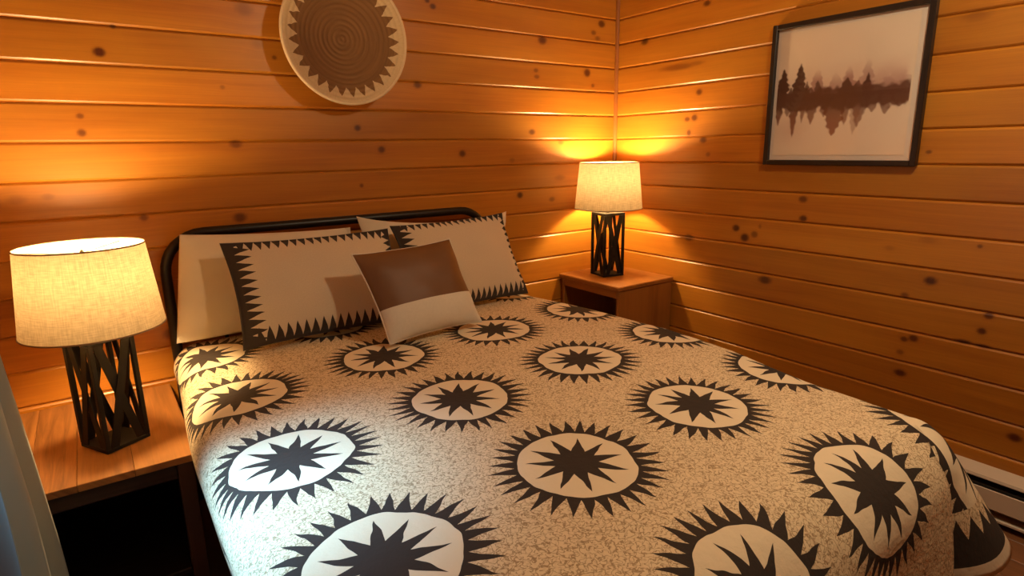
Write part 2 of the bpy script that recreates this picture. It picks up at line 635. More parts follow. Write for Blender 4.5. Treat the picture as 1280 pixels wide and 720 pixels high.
# knots measured in the photograph: (px, py, radius px, aspect along the board, darkness)
KB = [(124, 65, 7, 1.2, 1), (141, 33, 3.5, 1.1, .8), (100, 145, 4.2, 1.2, .7), (102, 166, 5.5, 1.1, .8), (295, 180, 6, 1.5, .7),
      (180, 272, 5, 1.2, .7), (300, 272, 7, 1.4, .8), (343, 72, 3, 1.2, .7), (305, 11, 9, 1.4, .35), (278, 109, 3, 1.2, .4),
      (447, 160, 4.5, 1.1, .9), (477, 187, 5, 1.1, .8), (452, 232, 3, 1, .7), (522, 106, 5, 1.2, .8), (541, 8, 4, 1.2, .9),
      (534, 1, 3, 1.2, .9), (678, 50, 6, 1.1, .9), (670, 88, 3, 1.2, .6), (671, 96, 3, 1.4, .6), (734, 91, 6, .8, .95),
      (741, 107, 2.8, 1, .7), (752, 30, 5, 1, .9), (742, 41, 3.2, 1.2, .6), (747, 48, 3, 1.3, .5), (665, 165, 4, 1.2, .8),
      (701, 178, 3, 1.3, .5), (578, 192, 5, 1, .9), (650, 244, 4.5, 1, .9), (690, 249, 3.4, 1.3, .5), (700, 222, 4.5, 1.7, .3),
      (212, 417, 8, 1.1, .75), (322, 55, 7, 1.1, .12), (640, 200, 3, 1.4, .3), (20, 250, 7, 1.8, .25), (60, 246, 5, 1.6, .25)]
KR = [(806, 52, 4.6, 1.1, .9), (884, 4, 4, 1.3, .9), (847, 84, 4.5, 5.5, .55), (870, 79, 3, 4, .4), (874, 115, 4.4, 1, .85),
      (868, 147, 4.6, 1, .85), (859, 149, 3.4, 1.2, .8), (861, 166, 4.4, .7, .75), (879, 175, 4.4, 1.2, .8), (885, 193, 3.4, 1, .5),
      (920, 285, 5, 1, .95), (931, 297, 6, 1, 1), (943, 293, 5, 1, .6), (950, 283, 3.5, .6, .35), (861, 297, 5, 1.3, .85),
      (1004, 249, 5, 1.3, .8), (1004, 273, 4.6, 1.2, .95), (956, 350, 6, 1.5, .95), (890, 426, 4, 1.4, .6), (1163, 351, 6.5, 1.3, 1),
      (1131, 369, 4, 1.3, .7), (1236, 395, 5, 1.2, .95), (1227, 414, 5, 1.2, .95), (1204, 427, 3.4, 3.2, .85), (1229, 433, 3.2, 3.0, .85),
      (1142, 423, 5, 1.2, .9), (1130, 424, 4, 1.2, .75), (1125, 440, 4, 1.2, .55), (1125, 466, 5.6, 1.4, .95), (1225, 308, 3, 1.2, .7),
      (1222, 20, 8, 2.2, .25), (1161, 190, 3, 1.4, .7), (1112, 310, 4, 1.6, .2), (1268, 547, 6.5, 1.3, 1), (1160, 300, 5, 2.2, .2),
      (960, 150, 4, 2, .2)]


def boards(wall, axis, lo, hi, knots, seed):
    """tongue-and-groove courses; axis 1 = back wall (y=0, runs along x), axis 0 = right wall (x=0, runs along y)"""
    run = 0 if axis == 1 else 1
    kn = []
    for (px, py, r, asp, dk) in knots:
        p = up(px, py, axis, 0.0)
        n = np.zeros(3)
        n[axis] = 1.0
        d = ray(px, py)
        cosf = abs(d[axis]) / np.linalg.norm(d)
        rr = 0.95 * r * depth_of(p) / F_PX
        kn.append((p[run], p[2], rr * asp / max(0.55, cosf) * 0.95, rr, dk))
    i = -3
    while True:
        zt, zb = min(line_z(i), CEIL), max(line_z(i + 1), 0.0)
        i += 1
        if zt - zb < 0.01:
            if zb <= 0.0:
                break
            continue
        mine = [k for k in kn if zb - 0.02 < k[1] < zt + 0.02]
        g = 0.0085
        rows = [(zb, 0.008), (zb + 0.0009, 0.0062), (zb + 0.004, 0.0028), (zb + g, 0.0)]
        zs = [zb + 0.012, (zb + zt) / 2, zt - 0.012]
        for k in mine:
            zs += [k[1] + k[3] * s for s in (-3, -2.2, -1.6, -1.15, -.75, -.35, 0, .35, .75, 1.15, 1.6, 2.2, 3)]
        zs = sorted(z for z in zs if zb + g + .001 < z < zt - g - .001)
        cl = []
        for z in zs:
            if not cl or z - cl[-1] > 0.0025:
                cl.append(z)
        rows += [(z, 0.0) for z in cl] + [(zt - g, 0.0), (zt - 0.004, 0.0028), (zt - 0.0009, 0.0062), (zt, 0.008)]
        xs = list(np.arange(lo, hi, 0.6)) + [hi]
        for k in mine:
            xs += [k[0] + k[2] * s for s in (-3.2, -2.3, -1.6, -1.15, -.75, -.35, 0, .35, .75, 1.15, 1.6, 2.3, 3.2)]
        xs = sorted(x for x in xs if lo <= x <= hi)
        cl = []
        for x in xs:
            if not cl or x - cl[-1] > 0.0025:
                cl.append(x)
        xs = cl
        xs[-1] = hi
        V, UV, KC = [], [], []
        for x in xs:
            for (z, dpt) in rows:
                core = halo = 0.0
                warp = 0.0
                for (kx, kz, rx, rz, dk) in mine:
                    e = math.hypot((x - kx) / rx, (z - kz) / rz)
                    core = max(core, dk * max(0.0, min(1.0, (1.08 - e) / 0.5)))
                    halo = max(halo, (0.4 + .6 * dk) * max(0.0, 1 - e / 2.1) ** 1.5)
                    warp += -(z - kz) * 0.55 * math.exp(-(e / 1.9) ** 2)
                V.append((x, dpt, z) if axis == 1 else (dpt, x, z))
                UV.append((x, z + warp))
                KC.append((core, halo, 0, 1))
        nr = len(rows)
        Fc = []
        for a in range(len(xs) - 1):
            for b in range(nr - 1):
                q = (a * nr + b, (a + 1) * nr + b, (a + 1) * nr + b + 1, a * nr + b + 1)
                Fc.append(q if axis == 1 else q[::-1])
        # close the back so a board is a solid plank
        n0 = len(V)
        for x in (xs[0], xs[-1]):
            for z in (zb, zt):
                V.append((x, 0.016, z) if axis == 1 else (0.016, x, z))
                UV.append((x, z))
                KC.append((0, 0, 0, 1))
        A = [a * nr for a in range(len(xs))]
        Bt = [a * nr + nr - 1 for a in range(len(xs))]
        qs = [(n0, n0 + 1, n0 + 3, n0 + 2), tuple([n0, n0 + 2] + A[::-1]), tuple([n0 + 3, n0 + 1] + Bt),
              tuple([n0 + 1, n0] + list(range(nr))), tuple([n0 + 2, n0 + 3] + [A[-1] + j for j in range(nr)][::-1])]
        Fc += qs if axis == 1 else [q[::-1] for q in qs]
        o = build('board', V, Fc, M_PINE, wall, uvs={'grain': UV})
        ca = o.data.color_attributes.new('knot', 'FLOAT_COLOR', 'POINT')
        ca.data.foreach_set('color', np.array(KC, dtype=np.float32).ravel())


boards(wall_back, 1, X_LEFT, -0.0005, KB, 1)
boards(wall_right, 0, Y_FRONT, 0.0, KR, 2)
# corner moulding
cv, cf = [], []
prof = [(0, 0)] + [(-0.016 * math.cos(a), -0.016 * math.sin(a)) for a in np.linspace(0, math.pi / 2, 6)]
for z in (0.0, CEIL):
    cv += [(p[0] - 0.0006, p[1] - 0.0006, z) for p in prof]
n = len(prof)
cf = [(i, (i + 1) % n, n + (i + 1) % n, n + i) for i in range(n)] + [tuple(range(n))[::-1], tuple(range(n, 2 * n))]
structure(build('trim_1', cv, cf, M_PINE2, uvs={'grain': [(p[2], p[0] + p[1]) for p in cv]}))

# ------------------------------------------------------------------ baseboard heater
ht = tag(empty('baseboard_heater', (0, -2.15, 0.0)), 'long white metal baseboard heater along the right wall near the floor', 'heater')
Y0, Y1 = -0.85, 0.95
box('back_plate', -0.010, -0.001, Y0, Y1, 0.025, 0.195, M_HEATER, ht)
tv = [(-0.001, Y0, 0.203), (-0.062, Y0, 0.186), (-0.066, Y0, 0.176), (-0.060, Y0, 0.176), (-0.056, Y0, 0.182), (-0.001, Y0, 0.197)]
tv += [(p[0], Y1, p[2]) for p in tv]
tf = [(i, (i + 1) % 6, 6 + (i + 1) % 6, 6 + i) for i in range(6)] + [(5, 4, 3, 2, 1, 0), (6, 7, 8, 9, 10, 11)]
build('top_cap', tv, tf, M_HEATER, ht)
box('front_panel', -0.068, -0.063, Y0, Y1, 0.068, 0.142, M_HEATER, ht)
box('lower_lip', -0.066, -0.012, Y0, Y1, 0.025, 0.036, M_HEATER, ht)
box('heating_element', -0.056, -0.016, Y0 + 0.03, Y1 - 0.03, 0.06, 0.15, M_HEATDARK, ht)
for yy in (Y0, Y1):
    box('end_cap', -0.070, -0.001, yy - 0.012, yy + 0.012, 0.02, 0.205, M_HEATER, ht, b=0.003)

# ------------------------------------------------------------------ bed
bed = tag(empty('bed', (-1.64, -1.05, 0.0)), 'bed frame with a rounded dark metal tube headboard against the back wall', 'bed')


def bl(x, y, z):
    return (x + 1.64, y + 1.05, z)


HX0, HX1, HT, HR, HY = -2.388, -0.962, 1.086, 0.145, -0.055
path = [(HX0, HY, 0.0)] + [(HX0, HY, z) for z in (0.3, 0.6, 0.8)]
for a in np.linspace(math.pi, math.pi / 2, 9):
    path.append((HX0 + HR + HR * math.cos(a), HY, HT - HR + HR * math.sin(a)))
for a in np.linspace(math.pi / 2, 0, 9):
    path.append((HX1 - HR + HR * math.cos(a), HY, HT - HR + HR * math.sin(a)))
path += [(HX1, HY, z) for z in (0.8, 0.6, 0.3, 0.0)]
tube('headboard_tube', [bl(*p) for p in path], 0.019, M_IRON, bed, 14)
tube('headboard_rail', [bl(HX0, HY, 0.72), bl(HX1, HY, 0.72)], 0.013, M_IRON, bed, 10)
for i in range(1, 8):
    x = HX0 + (HX1 - HX0) * i / 8
    tube('spindle', [bl(x, HY, 0.30), bl(x, HY, 0.715)], 0.007, M_IRON, bed, 8)
tube('headboard_rail', [bl(HX0, HY, 0.30), bl(HX1, HY, 0.30)], 0.013, M_IRON, bed, 10)
box('side_rail', *[bl(-2.36, 0, 0)[0], bl(-2.325, 0, 0)[0]], bl(0, -0.075, 0)[1], bl(0, -2.02, 0)[1], 0.34, 0.40, M_IRON, bed, along=1)
box('side_rail', *[bl(-0.935, 0, 0)[0], bl(-0.90, 0, 0)[0]], bl(0, -0.075, 0)[1], bl(0, -2.02, 0)[1], 0.34, 0.40, M_IRON, bed, along=1)
box('foot_rail', bl(-2.36, 0, 0)[0], bl(-0.90, 0, 0)[0], bl(0, -2.02, 0)[1], bl(0, -2.055, 0)[1], 0.34, 0.40, M_IRON, bed)
for x in (-2.34, -0.92):
    tube('leg', [bl(x, -2.03, 0.0), bl(x, -2.03, 0.34)], 0.02, M_IRON, bed, 10)
for k in range(7):
    y = -0.25 - 0.28 * k
    box('slat', bl(-2.325, 0, 0)[0], bl(-0.935, 0, 0)[0], bl(0, y, 0)[1], bl(0, y - 0.09, 0)[1], 0.381, 0.401, M_LEG, bed)


def rounded_slab(name, x0, x1, y0, y1, z0, z1, r, mat):
    v, f = box_geo(x0, x1, y0, y1, z0, z1, 0)
    o = build(name, v, f, mat)
    m = o.modifiers.new('round', 'BEVEL')
    m.width = r
    m.segments = 5
    return o


mattress = tag(rounded_slab('mattress', -2.37, -0.88, -0.085, -2.03, 0.402, 0.648, 0.06, M_MATTRESS), 'mattress hidden beneath the sunburst quilt', 'mattress')

# ------------------------------------------------------------------ quilt
H_TOP = 0.676
R_E = 0.095
NLX1 = -2.428                              # right edge of the left nightstand
DROP = 0.455
FOOT_DROP = 0.585
QX0, QX1 = -2.415 + R_E, -0.895 - R_E      # where the rounding starts
QY1 = -2.00                                # rounding at the foot starts here
QY0 = -0.10
C0 = np.array([-0.9242, -0.1827]); CI = np.array([-0.4655, -0.0355]); CJ = np.array([0.0291, -0.4711])
CM = np.linalg.inv(np.stack([CI, CJ], 1))


def roll(s, phi, r):
    """length s over the edge -> (outward, down)"""
    if s <= r * phi:
        return r * math.sin(s / r), r * (1 - math.cos(s / r))
    e = s - r * phi
    return r * math.sin(phi) + e * math.cos(phi), r * (1 - math.cos(phi)) + e * math.sin(phi)


def lerp(a, b, t):
    return a + (b - a) * t


def smooth(t):
    t = max(0.0, min(1.0, t))
    return t * t * (3 - 2 * t)


BULGE_R = [(-0.1, 0.08), (-0.35, 0.10), (-0.65, 0.155), (-1.05, 0.195), (-1.4, 0.165), (-1.7, 0.10), (-1.95, 0.08), (-2.5, 0.08)]


def interp(tab, y):
    for (a, va), (b, vb) in zip(tab, tab[1:]):
        if b <= y <= a:
            return lerp(va, vb, (y - a) / (b - a))
    return tab[-1][1]


def quilt_point(x, y):
    """flat quilt coordinates -> point, flat uv position, hem coordinates"""
    du = x - QX1 if x > QX1 else (QX0 - x if x < QX0 else 0.0)
    sx = 1 if x > QX1 else -1
    dv = QY1 - y if y < QY1 else 0.0
    cx, cy = min(max(x, QX0), QX1), max(y, QY1)
    nz = noise.noise(Vector((x * 3.1, y * 3.1, 1.7))) * 0.006 + noise.noise(Vector((x * 9, y * 9, 4.2))) * 0.0025
    if du == 0 and dv == 0:
        t = (x - QX0) / (QX1 - QX0)
        px = x + interp(BULGE_R, y) * smooth(t * 1.6 - 0.6) - 0.045 * smooth(1 - t * 3) * smooth((-y - .1) / 0.9)
        crown = 0.012 * (1 - (2 * t - 1) ** 2)
        return (px, y, H_TOP - 0.008 + crown + nz), (lerp(x + 0.08 * smooth(t * 1.6 - 0.6), px, 0.5), y), (0, 1.0)
    bul = interp(BULGE_R, y) if sx > 0 else 0.0
    shl = -0.045 * smooth((-y - .1) / 0.9) if sx < 0 else 0.0
    if dv == 0:
        phi = math.radians(99 if sx < 0 else 92)
        o, d = roll(du, phi, R_E)
        wav = (0.010 if sx > 0 else 0.005) * smooth((y - QY1) / 0.25) * math.sin(y * 9.0 + sx) * smooth((du - 0.12) / 0.25)
        px = cx + sx * (o + wav) + bul + shl
        if sx < 0 and y > -0.73 and H_TOP - 0.008 - d < 0.53:
            px = max(px, NLX1 + 0.004)                          # pressed in by the nightstand top
        return (px, y, H_TOP - 0.008 - d + nz * (1 - smooth(du / .1))), (lerp(x + (0.08 if sx > 0 else 0), x + bul + shl, 0.5), y), (y, DROP - du)
    if du == 0:
        t = (x - QX0) / (QX1 - QX0)
        phi = math.radians(84)
        rf = 0.15
        o, d = roll(dv, phi, rf)
        wav = 0.012 * math.sin(x * 11.0) * smooth((dv - 0.15) / 0.25)
        px = x + interp(BULGE_R, QY1) * (1 - smooth(dv / 0.14)) * smooth(t * 1.6 - 0.6) - 0.045 * smooth(1 - t * 3)
        return (px, cy - o - wav, H_TOP - 0.008 + 0.012 * (1 - (2 * t - 1) ** 2) * (1 - smooth(dv / .2)) - d + nz * (1 - smooth(dv / .1))), (lerp(x + 0.08 * (1 - smooth(dv / 0.14)) * smooth(t * 1.6 - 0.6), px, 0.5), y), (x, FOOT_DROP - dv)
    return None


def corner_point(sx, s, th):
    """corner of the quilt: gathers into a soft flared ear that hangs with the side drop (th 0 = side, pi/2 = foot)"""
    cx = QX1 if sx > 0 else QX0
    w = math.sin(2 * min(th, math.pi / 2)) ** 1.0
    phi = math.radians(lerp(lerp(99 if sx < 0 else 92, 84, th / (math.pi / 2)), 56, w))
    rr = lerp(R_E, 0.15, th / (math.pi / 2)) + 0.03 * w
    o, d = roll(s, phi, rr)
    o -= 0.022 * smooth((th - 1.15) / 0.42) * smooth((s - 0.10) / 0.12)     # tucked behind the foot panel
    shl = -0.045 if sx < 0 else 0.08 * (math.cos(th) + (1 - math.cos(th)) * (1 - smooth(s / 0.14)))
    nz = noise.noise(Vector((cx * 3.1, QY1 * 3.1, 1.7))) * 0.006 + noise.noise(Vector((cx * 9, QY1 * 9, 4.2))) * 0.0025
    d -= nz * (1 - smooth(s / .1))
    return ((cx + sx * o * math.cos(th) + shl, QY1 - o * math.sin(th), H_TOP - 0.008 - d),
            (cx + sx * s * math.cos(th) + (shl if sx > 0 else shl * 0.5), QY1 - s * math.sin(th) * (1 - 0.3 * smooth((s - 0.05) / 0.1))), (QY1 - th * 0.34, DROP - s))


def axis_grid(a, b, step):
    n = max(2, int(round(abs(b - a) / step)))
    return [a + (b - a) * i / n for i in range(n + 1)]


QV, QU, QF, QH, qf = [], [], [], [], []


def quilt_patch(us, vs, fn, flip=False):
    base = len(QV)
    for u in us:
        for v in vs:
            p, fl, hm = fn(u, v)
            QV.append(p)
            cell = CM @ (np.array(fl) - C0)
            QU.append((cell[0], cell[1]))
            QF.append(fl)
            QH.append(hm)
    n = len(vs)
    for i in range(len(us) - 1):
        for j in range(n - 1):
            q = (base + i * n + j, base + i * n + j + 1, base + (i + 1) * n + j + 1, base + (i + 1) * n + j)
            qf.append(q[::-1] if flip else q)


gx = axis_grid(QX0 - DROP, QX0, 0.014)[:-1] + axis_grid(QX0, QX1, 0.02)[:-1] + axis_grid(QX1, QX1 + DROP, 0.014)
quilt_patch(gx, axis_grid(QY0, QY1, 0.02), quilt_point)
quilt_patch(axis_grid(QX0, QX1, 0.02), axis_grid(QY1, QY1 - FOOT_DROP, 0.014), quilt_point)
for sx in (1, -1):
    quilt_patch(axis_grid(0.0, DROP, 0.014), axis_grid(0.0, math.pi / 2, 0.05),
                lambda s_, t_: corner_point(sx, s_, t_), flip=sx < 0)
quilt = tag(build('quilt', QV, qf, M_QUILT, smooth=True, uvs={'grain': QU, 'flat': QF, 'hem': QH}),
            'cream quilt printed with black sunburst medallions spread over the bed', 'quilt')
import bmesh
bm_ = bmesh.new()
bm_.from_mesh(quilt.data)
bmesh.ops.remove_doubles(bm_, verts=bm_.verts, dist=0.0008)
bm_.to_mesh(quilt.data)
bm_.free()
so = quilt.modifiers.new('thickness', 'SOLIDIFY')
so.thickness = 0.012
so.offset = -1.0


# ------------------------------------------------------------------ pillows
def pillow_geo(BL, BR, TR, TL, T, nu=34, nv=26, pull=0.05, top=0.0, flange=0.0, seed=0.0, wr=0.006):
    BL, BR, TR, TL = [np.array(p, float) for p in (BL, BR, TR, TL)]
    W = (np.linalg.norm(BR - BL) + np.linalg.norm(TR - TL)) / 2
    H = (np.linalg.norm(TL - BL) + np.linalg.norm(TR - BR)) / 2
    nrm = np.cross(BR - BL, TL - BL)
    nrm /= np.linalg.norm(nrm)                       # faces the foot of the bed
    front, back, U = {}, {}, {}
    V, uv1, uv2 = [], [], []
    for side in (1, -1):
        for i in range(nu + 1):
            for j in range(nv + 1):
                edge = i in (0, nu) or j in (0, nv)
                if side == -1 and edge:
                    back[(i, j)] = front[(i, j)]
                    continue
                u = math.sin((i / nu - 0.5) * math.pi * 0.96) / math.sin(math.pi * 0.48)
                v = math.sin((j / nv - 0.5) * math.pi * 0.96) / math.sin(math.pi * 0.48)
                us = u * (1 - pull * (1 - v * v) * abs(u) ** 3)
                vs = v * (1 - (pull * 1.15 + (top if v > 0 else 0)) * (1 - u * u) ** 0.8 * abs(v) ** 3)
                a, b = (us + 1) / 2, (vs + 1) / 2
                p = (BL * (1 - a) + BR * a) * (1 - b) + (TL * (1 - a) + TR * a) * b
                uu, vv = min(1, abs(u) / (1 - flange)), min(1, abs(v) / (1 - flange))
                t = T / 2 * ((1 - uu ** 2.4) * (1 - vv ** 2.4)) ** 0.55
                if flange:
                    t = max(t, 0.004 * (0 if edge else 1))
                sag = 1.0 + 0.18 * (-v) if side == 1 else 1.0
                n = noise.noise(Vector((u * 2.3 + seed, v * 2.3 - seed, side * 3.0))) * wr * (1 if not edge else 0.6)
                V.append(p + nrm * (side * t * sag + n))
                uv1.append((a * W, b * H))
                uv2.append(((1 - a) * W, (1 - b) * H))
                (front if side == 1 else back)[(i, j)] = len(V) - 1
    F1, F2 = [], []
    for i in range(nu):
        for j in range(nv):
            F1.append(((i, j), (front[(i, j)], front[(i + 1, j)], front[(i + 1, j + 1)], front[(i, j + 1)])))
            F2.append((back[(i, j)], back[(i, j + 1)], back[(i + 1, j + 1)], back[(i + 1, j)]))
    rim = [front[(i, 0)] for i in range(nu)] + [front[(nu, j)] for j in range(nv)] + \
          [front[(i, nv)] for i in range(nu, 0, -1)] + [front[(0, j)] for j in range(nv, 0, -1)]
    return V, F1, F2, uv1, uv2, rim


def pillow(name, corners, T, mat, label, cat, **kw):
    V, F1, F2, a, b, rim = pillow_geo(*corners, T, **kw)
    o = build(name, V, [f for _, f in F1] + F2, mat, smooth=True, uvs={'grain': a, 'flat': b})
    return tag(o, label, cat)


def P(px, py, axis, val):
    return up(px, py, axis, val)


pillow('sleeping_pillow', (P(221, 430, 1, -0.17), np.array([-1.70, -0.16, 0.70]), P(438, 284, 1, -0.125), P(224, 293, 1, -0.12)), 0.09,
       M_WHITEPILLOW, 'plain cream sleeping pillow standing against the headboard behind the left sham', 'pillow', seed=1.1, wr=0.016, pull=0.0, top=0.05)
pillow('sleeping_pillow', (np.array([-1.60, -0.16, 0.70]), np.array([-0.93, -0.16, 0.70]), P(633, 264, 1, -0.115), P(445, 270, 1, -0.115)), 0.08,
       M_WHITEPILLOW, 'white sleeping pillow peeking out behind the right sham', 'pillow', seed=5.2, wr=0.014, pull=0.04, top=0.17)
pillow('pillow_sham', (P(304, 439, 2, 0.694), np.array([-1.55, -0.40, 0.692]), P(485, 285, 1, -0.235), P(274, 304, 1, -0.25)), 0.12,
       M_SHAM_L, 'left cream sham with wide charcoal saw-tooth border, beside the left lamp', 'pillow', flange=0.05, seed=2.3, wr=0.010)
pillow('pillow_sham', (np.array([-1.50, -0.38, 0.692]), P(661, 367, 2, 0.690), P(627, 266, 1, -0.205), P(487, 282, 1, -0.22)), 0.11,
       M_SHAM_R, 'right cream sham with charcoal saw-tooth border, nearer the corner lamp', 'pillow', flange=0.05, seed=7.9, wr=0.009)
# throw pillow: leather upper panel sewn to cream cloth
tc_ = (P(488, 431, 2, 0.697), P(602, 402, 2, 0.697), P(562, 298, 1, -0.475), P(439, 318, 1, -0.50))
V, F1, F2, a, b, rim = pillow_geo(*tc_, 0.13, seed=3.7, pull=0.06, nu=30, nv=30)
SPLIT = 12
thr = tag(build('throw_pillow', V, [f for (ij, f) in F1 if ij[1] < SPLIT] + F2, M_CREAMCLOTH, smooth=True, uvs={'grain': a}),
          'small square throw pillow, brown leather above cream cloth, in front of the shams', 'pillow')
lp = build('leather_panel', V, [f for (ij, f) in F1 if ij[1] >= SPLIT], M_LEATHER, thr, smooth=True, uvs={'grain': a})
lp['label'] = 'brown leather upper panel'
tube('piping', [V[i] for i in rim], 0.0032, M_CREAMCLOTH, thr, 6, closed=True)


# ------------------------------------------------------------------ nightstands
def mkbox(parent, org, name, x0, x1, y0, y1, z0, z1, mat, along=0, b=0.003):
    return box(name, x0 - org[0], x1 - org[0], y0 - org[1], y1 - org[1], z0, z1, mat, parent, b=b, along=along)


NL = (-2.70, -0.35)
NLX0, NLY0, NLY1, NLT = -2.955, -0.700, -0.012, 0.50
ns = tag(empty('nightstand', (NL[0], NL[1], 0)), 'left nightstand with honey wood plank top and shade-darkened body', 'nightstand')
cuts = [NLX0, -2.835, -2.725, -2.59, NLX1]
for c0, c1 in zip(cuts, cuts[1:]):
    mkbox(ns, NL, 'top_plank', c0 + .0004, c1 - .0004, NLY0, NLY1, NLT - 0.022, NLT, M_OAK, along=1, b=0.0015)
for lx in (NLX0 + 0.035, NLX1 - 0.035):
    for ly in (NLY0 + 0.035, NLY1 - 0.035):
        mkbox(ns, NL, 'leg', lx - 0.022, lx + 0.022, ly - 0.022, ly + 0.022, 0, NLT - 0.0225, M_LEG, along=2)
mkbox(ns, NL, 'apron', NLX0 + 0.058, NLX1 - 0.058, NLY0 + 0.018, NLY0 + 0.036, NLT - 0.075, NLT - 0.0225, M_RECESS_SHADE)
mkbox(ns, NL, 'apron', NLX0 + 0.058, NLX1 - 0.058, NLY1 - 0.036, NLY1 - 0.018, NLT - 0.075, NLT - 0.0225, M_RECESS_SHADE)
mkbox(ns, NL, 'side_panel', NLX0 + 0.020, NLX0 + 0.036, NLY0 + 0.058, NLY1 - 0.058, 0.05, NLT - 0.0225, M_RECESS_SHADE, along=1)  # dark panels added here carry the shade below the top in their colour
mkbox(ns, NL, 'side_panel', NLX1 - 0.036, NLX1 - 0.020, NLY0 + 0.058, NLY1 - 0.058, 0.05, NLT - 0.0225, M_RECESS_SHADE, along=1)
mkbox(ns, NL, 'back_panel', NLX0 + 0.058, NLX1 - 0.058, NLY1 - 0.058, NLY1 - 0.046, 0.05, NLT - 0.08, M_RECESS_SHADE)
mkbox(ns, NL, 'shelf', NLX0 + 0.058, NLX1 - 0.058, NLY0 + 0.02, NLY1 - 0.06, 0.10, 0.118, M_RECESS_SHADE)

NR = (-0.215, -0.245)
NX0, NX1, NY0, NY1, NT_ = -0.432, -0.006, -0.484, -0.006, 0.674
ns2 = tag(empty('nightstand', (NR[0], NR[1], 0)), 'right nightstand in the room corner, warm wood box with open side', 'nightstand')
mkbox(ns2, NR, 'top', NX0, NX1, NY0, NY1, NT_ - 0.024, NT_, M_OAK_R, along=1, b=0.004)
mkbox(ns2, NR, 'front_panel', NX0 + 0.014, NX1 - 0.002, NY0 + 0.010, NY0 + 0.032, 0.03, NT_ - 0.0245, M_OAK_R, along=2)
mkbox(ns2, NR, 'back_panel', NX0 + 0.014, NX1 - 0.002, NY1 - 0.030, NY1 - 0.008, 0.03, NT_ - 0.0245, M_OAK_R, along=2)
mkbox(ns2, NR, 'top_rail', NX0 + 0.014, NX0 + 0.034, NY0 + 0.0325, NY1 - 0.0305, NT_ - 0.068, NT_ - 0.0245, M_OAK_R, along=1)
mkbox(ns2, NR, 'far_panel', NX1 - 0.020, NX1 - 0.004, NY0 + 0.0325, NY1 - 0.0305, 0.03, NT_ - 0.0245, M_OAK_R, along=1)
mkbox(ns2, NR, 'shelf', NX0 + 0.018, NX1 - 0.021, NY0 + 0.0325, NY1 - 0.0305, 0.32, 0.338, M_RECESS_SHADE, along=1)
mkbox(ns2, NR, 'shelf', NX0 + 0.018, NX1 - 0.021, NY0 + 0.0325, NY1 - 0.0305, 0.03, 0.048, M_RECESS_SHADE, along=1)
for lx in (NX0 + 0.04, NX1 - 0.03):
    for ly in (NY0 + 0.04, NY1 - 0.04):
        mkbox(ns2, NR, 'foot', lx - 0.02, lx + 0.02, ly - 0.02, ly + 0.02, 0, 0.0295, M_OAK_R, along=2)


